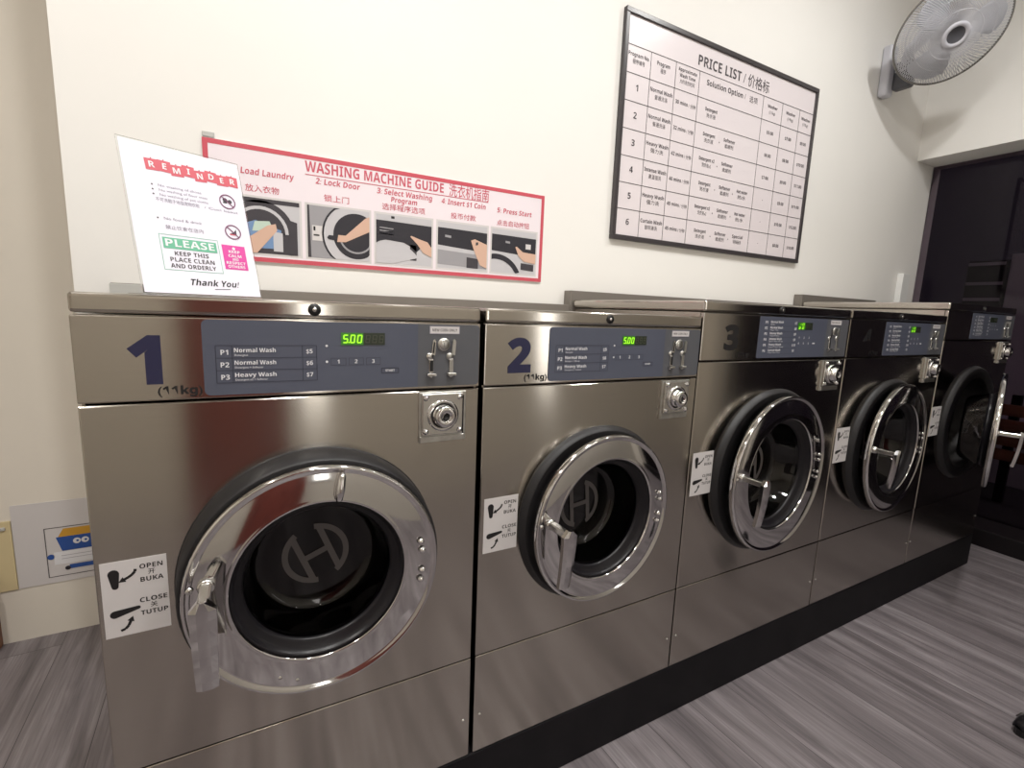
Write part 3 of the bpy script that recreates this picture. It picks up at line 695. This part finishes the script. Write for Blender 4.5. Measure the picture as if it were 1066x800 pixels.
for i, (a, c) in enumerate(PX):
    s.rect(a-.006, z0-.006, c+.006, z1+.006, M['sticker'], .5)
    W_ = c-a; H_ = z1-z0
    s.rect(a, z0, c, z1, M['pic_lgrey'], 1)
    q = lambda pts, mt, l: s.poly([(a+x*W_, z0+y*H_) for x, y in pts], mt, l)
    def arc(cx_, cy_, r0, r1, a0, a1, mt, l, n=16):
        for k in range(n):
            t0 = a0+(a1-a0)*k/n; t1 = a0+(a1-a0)*(k+1)/n
            pts = [(cx_+r*cos(t), cy_+r*sin(t)*W_/H_) for r, t in ((r0, t0), (r1, t0), (r1, t1), (r0, t1))]
            pts = [(min(max(x, 0), 1), min(max(y, 0), 1)) for x, y in pts]
            if len(set(pts)) > 2: q(pts, mt, l)
    if i == 0:
        q([(0, .92), (1, .92), (1, 1), (0, 1)], M['pic_dark'], 2)
        arc(.42, .38, 0, .50, 0, pi, M['pic_dark'], 2); q([(0, 0), (.92, 0), (.92, .40), (0, .40)], M['pic_dark'], 2)
        arc(.42, .38, .36, .41, 0, pi, M['pic_lgrey'], 3)
        q([(.10, .08), (.70, .10), (.72, .45), (.35, .60), (.05, .45)], M['pic_blue'], 4); q([(.30, .40), (.62, .42), (.55, .60), (.34, .58)], M['pic_green'], 5)
        q([(.60, .05), (.74, .05), (.74, .40), (.60, .42)], M['pic_lgrey'], 5); q([(.83, 0), (.96, 0), (.96, .62), (.83, .66)], M['pic_dark'], 5)
        q([(.10, .0), (.36, .0), (.66, .44), (.64, .56), (.52, .52), (.12, .16)], M['tan'], 6)
    elif i == 1:
        q([(0, 0), (.5, 0), (.5, 1), (0, 1)], M['pic_grey'], 2); q([(.0, 0), (.05, 0), (.03, 1), (0, 1)], M['pic_dark'], 3)
        arc(.78, .48, 0, .55, 0, 2*pi, M['pic_lgrey'], 3, 36); arc(.78, .48, .53, .56, 0, 2*pi, M['pic_black'], 4, 36); arc(.78, .48, 0, .38, 0, 2*pi, M['pic_black'], 4, 36); arc(.78, .48, .26, .29, pi, 2*pi, M['pic_grey'], 5, 20)
        q([(.07, .33), (.24, .33), (.24, .62), (.07, .62)], M['sticker'], 4); q([(.09, .52), (.12, .52), (.12, .60), (.09, .60)], M['black'], 5); q([(.09, .42), (.18, .42), (.18, .45), (.09, .45)], M['black'], 5)
        q([(.30, .41), (.32, .38), (.50, .36), (.50, .46), (.33, .46)], M['pic_black'], 6); q([(.46, .34), (.60, .35), (1, .60), (1, .90), (.93, .86), (.60, .48), (.48, .48)], M['tan'], 7)
    else:
        q([(0, .88), (1, .88), (1, 1), (0, 1)], M['pic_lgrey'], 2); q([(0, .50), (1, .42), (1, .86), (0, .88)], M['pic_black'], 2)
        if i == 2:
            q([(.26, .93), (.32, .93), (.32, .98), (.26, .98)], M['black'], 3)
            arc(.28, -.25, .62, .76, .25*pi, .98*pi, M['pic_black'], 3); arc(.28, -.25, 0, .58, .2*pi, .98*pi, M['pic_lgrey'], 4)
            for k in range(3): q([(.06, .60+k*.06), (.30, .59+k*.06), (.30, .61+k*.06), (.06, .62+k*.06)], M['pic_grey'], 3)
            q([(.60, .10), (.72, .10), (.72, .42), (.60, .44)], M['pic_dark'], 3)
            q([(.60, .60), (.62, .62), (.78, .56), (.92, .52), (1, .40), (1, .20), (.84, .28), (.74, .44)], M['tan'], 6)
        elif i == 3:
            q([(.14, .68), (.26, .67), (.26, .72), (.14, .73)], M['pic_grey'], 3); q([(0, .08), (1, .04), (1, .34), (0, .40)], M['pic_grey'], 2)
            q([(.58, .04), (.82, .04), (.82, .26), (.58, .28)], M['pic_dark'], 3); q([(.66, .66), (.74, .70), (1, .60), (1, .06), (.86, .12), (.72, .46)], M['tan'], 6); q([(.76, .56), (.81, .58), (.81, .64), (.76, .63)], M['pic_dark'], 7)
        else:
            q([(.30, .70), (.40, .69), (.40, .74), (.30, .75)], M['pic_grey'], 3); q([(.76, .60), (.88, .60), (.88, .72), (.76, .72)], M['sticker'], 3)
            arc(.10, -.30, .50, .60, .15*pi, .7*pi, M['pic_black'], 3)
            q([(.66, .10), (.96, .08), (.96, .24), (.66, .26)], M['pic_dark'], 3); q([(.52, .62), (.55, .64), (.70, .52), (1, .50), (1, .26), (.72, .30), (.60, .42)], M['tan'], 6)
m.build('guide_board', groot)
# small grey plastic clips on the board's corners
m = MB(); m.box(.140, .168, YW-.004, YW-.0005, 1.668, 1.680, M['greyplastic'], .001)
tag(m.build('adhesive_strip'), 'small grey strip of tape on the wall just above the guide board corner', 'tape')

# ------------------------------------------------------------------ framed price list
proot = empty('price_list', (1.526, YW, 1.545), 'black-framed price list board hanging on the wall above machines 2 and 3', 'framed board')
TP = Matrix.Translation((-1.526, -YW, -1.545))
m = MB(TP); fx0, fx1, fz0, fz1, fw = 1.526, 2.784, 1.545, 2.394, .019
for bx in ((fx0, fx1, fz0, fz0+fw), (fx0, fx1, fz1-fw, fz1), (fx0, fx0+fw, fz0+fw, fz1-fw), (fx1-fw, fx1, fz0+fw, fz1-fw)):
    m.box(bx[0], bx[1], YW-.020, YW-.0005, bx[2], bx[3], M['frame'], .002)
m.build('frame', proot)
m = MB(TP); m.box(fx0+fw-.002, fx1-fw+.002, YW-.012, YW-.003, fz0+fw-.002, fz1-fw+.002, M['pricebg'])
s = Sheet(m, (0, YW-.0124, 0), (1, 0, 0), (0, 0, 1), .0004)
cols = [fx0+fw, 1.669, 1.806, 1.945, 2.372, 2.518, 2.655, fx1-fw]
rows = [2.2715, 2.172, 2.072, 1.970, 1.869, 1.768, 1.667, fz0+fw]
for z_ in rows[:-1]: s.line([(cols[0], z_), (cols[-1], z_)], .0026, M['ink'], 1)
for x_ in cols[1:-1]: s.line([(x_, rows[0]), (x_, rows[-1])], .0026, M['ink'], 1)
s.text('PRICE LIST', 1.930, 2.292, .040, M['ink'], 1, 'l', width=.275, bold=.014); s.text('/', 2.220, 2.292, .040, M['ink'], 1, 'l'); s.cjk('价格标', 2.252, 2.286, .050, M['ink'], 1, 'l', width=.152, bold=.004)
mid = lambda i: (cols[i]+cols[i+1])/2
def two(i, z_, a, c, h=.0155, wa=None, wc=None):
    s.text(a, mid(i), z_+.006, h, M['ink'], 1, 'c', width=wa, bold=.014); s.cjk(c, mid(i), z_-.020, .017, M['ink'], 1, 'c', width=wc)
zc = (rows[0]+rows[1])/2
two(0, zc+.006, 'Program No.', '程序编号', .014, .108, .062); two(1, zc+.006, 'Program', '程序', .015, .070, .030)
s.text('Approximate', mid(2), zc+.022, .014, M['ink'], 1, 'c', width=.108, bold=.014); s.text('Wash Time', mid(2), zc+.000, .014, M['ink'], 1, 'c', width=.092, bold=.014); s.cjk('大约洗衣时间', mid(2), zc-.024, .017, M['ink'], 1, 'c', width=.086)
s.text('Solution Option /', 1.992, zc+.006, .022, M['ink'], 1, 'l', width=.255, bold=.014); s.cjk('选项', 2.275, zc+.002, .026, M['ink'], 1, 'l')
for i, kg in ((4, '(11kg)'), (5, '(14kg)'), (6, '(17kg)')):
    s.text('Washer', mid(i), zc+.008, .014, M['ink'], 1, 'c', bold=.014); s.text(kg, mid(i), zc-.016, .013, M['ink'], 1, 'c')
names = [('Normal Wash', '普通洗涤', '30 mins'), ('Normal Wash', '普通洗涤', '32 mins'), ('Heavy Wash', '强力洗', '42 mins'), ('Intense Wash', '高温强洗', '40 mins'), ('Heavy Wash', '强力洗', '45 mins'), ('Curtain Wash', '窗帘清洗', '45 mins')]
opts = [[('Detergent', '洗衣液')], [('Detergent', '洗衣液'), ('Softener', '柔顺剂')], [('Detergent x2', '洗衣液x2'), ('Softener', '柔顺剂')], [('Detergent', '洗衣液'), ('Softener', '柔顺剂'), ('Hot water', '热水')],
        [('Detergent x2', '洗衣液x2'), ('Softener', '柔顺剂'), ('Hot water', '热水')], [('Detergent', '洗衣液'), ('Softener', '柔顺剂'), ('Special', '特殊服务')]]
pr = [('$5.00', '$7.00', '$9.00'), ('$6.00', '$8.00', '$10.00'), ('$7.00', '$9.00', '$11.00'), ('-', '$9.00', '$11.00'), ('-', '$10.00', '$12.00'), ('-', '$8.00', '$10.00')]
for i in range(6):
    zc = (rows[i+1]+rows[i+2])/2
    s.text(str(i+1), mid(0), zc-.009, .024, M['ink'], 1, 'c', bold=.018)
    two(1, zc+.004, names[i][0], names[i][1], .015, .122, .070)
    s.text(names[i][2], mid(2)-.058, zc-.004, .0145, M['ink'], 1, 'l', width=.072, bold=.014); s.cjk('/ 分钟', mid(2)+.019, zc-.007, .017, M['ink'], 1, 'l', width=.042)
    for k, (a, c) in enumerate(opts[i]):
        x_ = 2.035+k*.122+(.012 if k else 0)
        s.text(a, x_, zc+.006, .0145, M['ink'], 1, 'c', width=.098 if 'x2' in a else .076, bold=.014); s.cjk(c, x_, zc-.020, .017, M['ink'], 1, 'c', width=.058)
        if k: s.text('+', x_-.066, zc-.010, .012, M['ink'], 1, 'c', bold=.02)
    for k in range(3): s.text(pr[i][k], mid(4+k), zc-.006, .0145, M['ink'], 1, 'c', bold=.014)
m.build('price_sheet', proot)

# ------------------------------------------------------------------ wall fan
cW = Vector((.2305, -.9258, 1.2429)); kf = 1.10
FC = cW+(Vector((3.0344, .2427, 2.5469))-cW)*kf; FR = .21*kf
FN = Vector((sin(-.672)*cos(.7111), -cos(-.672)*cos(.7111), -sin(.7111))).normalized()   # out of the front of the fan
BR = Vector((3.375, YW, 2.62))
froot = empty('wall_fan', (BR.x, BR.y, 2.49), 'white round oscillating fan mounted high on the wall near the right corner', 'fan')
TF = Matrix.Translation((-BR.x, -BR.y, -2.49))
ux = FN.cross(Vector((0, 0, 1))).normalized(); uz = ux.cross(FN).normalized()
def FP(a, r, h): return FC+(ux*cos(a)+uz*sin(a))*r+FN*h
m = MB(TF)
m.box(BR.x-.042, BR.x+.030, YW-.050, YW-.001, 2.485, 2.745, M['fan'], .014); m.build('wall_bracket', froot)
m = MB(TF); m.box(BR.x+.004, BR.x+.060, YW-.135, YW-.045, 2.515, 2.655, M['fan_dark'], .014)
for k in range(7): m.box(BR.x+.0, BR.x+.064, YW-.128+k*.011, YW-.124+k*.011, 2.60, 2.652, M['fan'], 0)
mot = FC-FN*.150
m.tube([Vector((BR.x+.03, YW-.09, 2.64)), Vector((BR.x+.02, YW-.11, 2.70)), mot], [.028, .030, .034], M['fan'], 14)
m.build('pivot_arm', froot)
m = MB(TF); m.lathe([(0, -.190), (.035, -.186), (.058, -.165), (.064, -.120), (.060, -.075), (.045, -.065), (0, -.065)], FC, FN, M['fan'], 32); m.build('motor_housing', froot)
# cages
def cage(name, sgn, dep, n, hub):
    m = MB(TF)
    for i in range(n):
        a = 2*pi*i/n; pts = []
        for k in range(7):
            t = k/6; r = hub+(FR-hub)*t; h = sgn*dep*(1-t**2.6)
            pts.append(FP(a+.28*(1-t)*1.0, r, h))
        m.tube(pts, .0017, M['fan_wire'], 3, False)
    for r in (hub+.002, hub+.055, hub+.11): 
        t = (r-hub)/(FR-hub); m.tube([FP(2*pi*i/40, r, sgn*dep*(1-t**2.6)) for i in range(41)], .0016, M['fan_wire'], 4, False)
    return m.build(name, froot)
cage('rear_cage', -1, .065, 110, .060)
fc_ = cage('front_cage', 1, .055, 130, .048)
m = MB(TF); m.tube([FP(2*pi*i/64, FR, 0) for i in range(65)], .0050, M['fan_rim'], 8, False); m.build('cage_rim', froot)
m = MB(TF); m.lathe([(0, .050), (.030, .052), (.036, .056), (.040, .060), (.044, .062), (.054, .060), (.058, .054), (.052, .048)], FC, FN, M['fan'], 40)
m.lathe([(0, .0508), (.030, .0528), (.036, .0568)], FC, FN, M['fan_dark'], 40)
m.build('front_badge', froot)
m = MB(TF); m.lathe([(0, .026), (.024, .024), (.033, .014), (.034, -.030), (0, -.032)], FC, FN, M['fan'], 28); m.build('blade_hub', froot)
for b_ in range(3):
    m = MB(TF); vs = []; fs = []; nr, na = 8, 8
    for l_ in (0, 1):
        for i in range(nr+1):
            r = .028+(FR-.028-.022)*i/nr; spread = .30+.85*sin(pi*min(1, i/nr*.62+.12))*.85
            for j in range(na+1):
                t = j/na-.5; a = 2*pi*b_/3+.5+spread*t+.25*i/nr; h = .022*(-t*2)*(1-.3*i/nr)-.005-.0016*l_
                vs.append(FP(a, r*(1-.10*abs(2*t)**3 if i == nr else 1), h))
    K = (nr+1)*(na+1)
    for l_ in (0, 1):
        for i in range(nr):
            for j in range(na):
                q_ = (l_*K+i*(na+1)+j, l_*K+i*(na+1)+j+1, l_*K+(i+1)*(na+1)+j+1, l_*K+(i+1)*(na+1)+j); fs.append(q_ if l_ == 0 else q_[::-1])
    ed = [i*(na+1) for i in range(nr+1)]+[nr*(na+1)+j for j in range(1, na+1)]+[i*(na+1)+na for i in range(nr-1, -1, -1)]+[j for j in range(na-1, 0, -1)]
    for p, q_ in zip(ed, ed[1:]+ed[:1]): fs.append((p, q_, K+q_, K+p))
    m.add(vs, fs, M['fan_blade'], True); m.build('blade', froot)

# ------------------------------------------------------------------ alcove notice and small things
aroot = empty('alcove_notice', (-.545, YA, .198), 'white notice with a blue lidded bin picture low on the wall left of machine 1', 'notice')
m = MB(Matrix.Translation((.545, -YA, -.198)));
m.box(-.520, -.150, YA-.003, YA-.0005, .200, .508, M['sticker'])
s = Sheet(m, (0, YA-.0034, 0), (1, 0, 0), (0, 0, 1), .0004)
s.border(-.440, .222, -.190, .410, .0025, M['ink'], 1)
s.poly([(-.404, .372), (-.210, .372), (-.225, .402), (-.388, .402)], M['orange'], 2)
s.poly([(-.396, .318), (-.215, .318), (-.205, .372), (-.410, .372)], M['binblue'], 2)
for x_ in (-.353, -.330): s.disc(x_, .350, .011, M['white'], 3); s.disc(x_+.002, .350, .004, M['binblue'], 4)
s.rect(-.420, .268, -.215, .316, M['white'], 2); s.line([(-.400, .300), (-.220, .300)], .0015, M['greytext'], 3); s.line([(-.400, .288), (-.220, .288)], .0015, M['greytext'], 3)
s.rect(-.380, .246, -.215, .262, M['binblue'], 2); s.disc(-.428, .300, .010, M['binblue'], 2); s.disc(-.385, .250, .008, M['pic_black'], 3)
m.build('notice_sheet', aroot)
m = MB(); m.box(-.640, -.522, YA-.006, YA-.0005, .200, .455, M['yellowp'], .001)
m.box(-.600, -.535, YA-.012, YA-.006, .425, .437, M['greyplastic'], .002)
tag(m.build('paper_sleeve'), 'yellowed paper sleeve low on the wall at the left edge of the photo', 'paper')
m = MB(); m.box(3.872, 3.960, YW-.035, YW-.001, 0, 1.567, M['whitep'], .004)
tag(m.build('conduit_box'), 'tall narrow white trunking in the corner by the dark window', 'trunking')

# black slipper, only the tip is in the picture
shr = empty('slipper', (2.285, -.545, 0), 'tip of a black slipper with a grey line on the floor at the right edge', 'slipper')
TSH = Matrix.Rotation(radians(-28), 4, 'Z')
m = MB(TSH); n_ = 26; ol = []
for i in range(n_):
    a = 2*pi*i/n_; x_ = cos(a); y_ = sin(a); ol.append((-.012+ (.132*(1-x_)), .046*y_*(1-.18*(1+x_)*.5*0)))
vs = [(x_, y_, 0) for x_, y_ in ol]+[(x_, y_, .022) for x_, y_ in ol]
m.add(vs, [tuple(range(n_)), tuple(range(2*n_-1, n_-1, -1))]+[(i, (i+1) % n_, n_+(i+1) % n_, n_+i) for i in range(n_)], M['blackp'], False)
m.build('sole', shr)
m = MB(TSH); vs = []; fs = []; nu, nv = 12, 10
for i in range(nu+1):
    x_ = -.010+.115*i/nu; hw = .046*math.sqrt(max(.02, 1-((x_-.12)/.134)**2))
    for j in range(nv+1):
        t = -1+2*j/nv; vs.append((x_, hw*t*1.02, .020+(.028+.02*i/nu)*math.sqrt(max(0, 1-t*t))*min(1, .35+i/4)))
for i in range(nu):
    for j in range(nv): k = i*(nv+1)+j; fs.append((k, k+1, k+nv+2, k+nv+1))
m.add(vs, fs, M['rubber'], True)
up = m.build('strap', shr); so = up.modifiers.new('thick', 'SOLIDIFY'); so.thickness = .003
m = MB(TSH); m.tube([(.035, -.046, .024), (.030, -.030, .050), (.028, 0, .062), (.030, .030, .050), (.035, .046, .024)], .0022, M['fan_rim'], 6); m.build('piping', shr)

# ------------------------------------------------------------------ outside, seen faintly through the tinted window
m = MB(); m.box(XG+.1, 9.5, -3.5, 5.0, -.10, -.02, M['asphalt']); struct('ground', m)
conc = mat('street_concrete', (.45, .42, .46), .8)
m = MB(); m.box(5.6, 5.8, .30, .66, -.02, 1.84, conc, .01); tag(m.build('concrete_pillar'), 'pale pillar outside, faintly seen through the dark window', 'pillar')
m = MB(); m.box(5.62, 5.9, .68, .93, -.02, 1.80, M['asphalt'], .01); kz = tag(m.build('utility_cabinet'), 'dark cabinet with pale bars standing beside the pillar outside the window', 'cabinet')
m = MB()
for z_ in (1.47, 1.60, 1.76): m.box(5.61, 5.62, .69, .92, z_, z_+.025, conc)
m.build('bar', kz)
m = MB()
for k in range(4): m.box(5.0, 5.04, -.35, .40, .30+k*.11, .38+k*.11, M['wood'], .004)
for y_ in (-.2, .3): m.box(5.04, 5.08, y_, y_+.05, -.02, .78, M['darkmetal'])
tag(m.build('slatted_bench'), 'brown slatted bench outside behind the open washing machine door', 'bench')
lr = empty('street_lamp', (5.0, -1.2, 3.4), 'small lamp outside beyond the dark window, hidden above the lintel', 'lamp')  # added light source, there only to brighten the things outside
m = MB(); m.lathe([(.02, .12), (.09, .02), (.09, 0), (.085, .01), (.0, .05)], (0, 0, 0), (0, 0, 1), M['darkmetal'], 20); m.box(-.02, .02, -.02, .02, .10, .60, M['darkmetal']); m.build('shade', lr)
L = bpy.data.lights.new('lamp', 'AREA'); L.shape = 'DISK'; L.size = .16; L.energy = 16.0; L.color = (1, .93, .85)
lo = bpy.data.objects.new('lamp', L); COL.objects.link(lo); lo.parent = lr; lo.location = (0, 0, -.005)
print('faces', sum(len(o.data.polygons) for o in bpy.data.objects if o.type == 'MESH'))
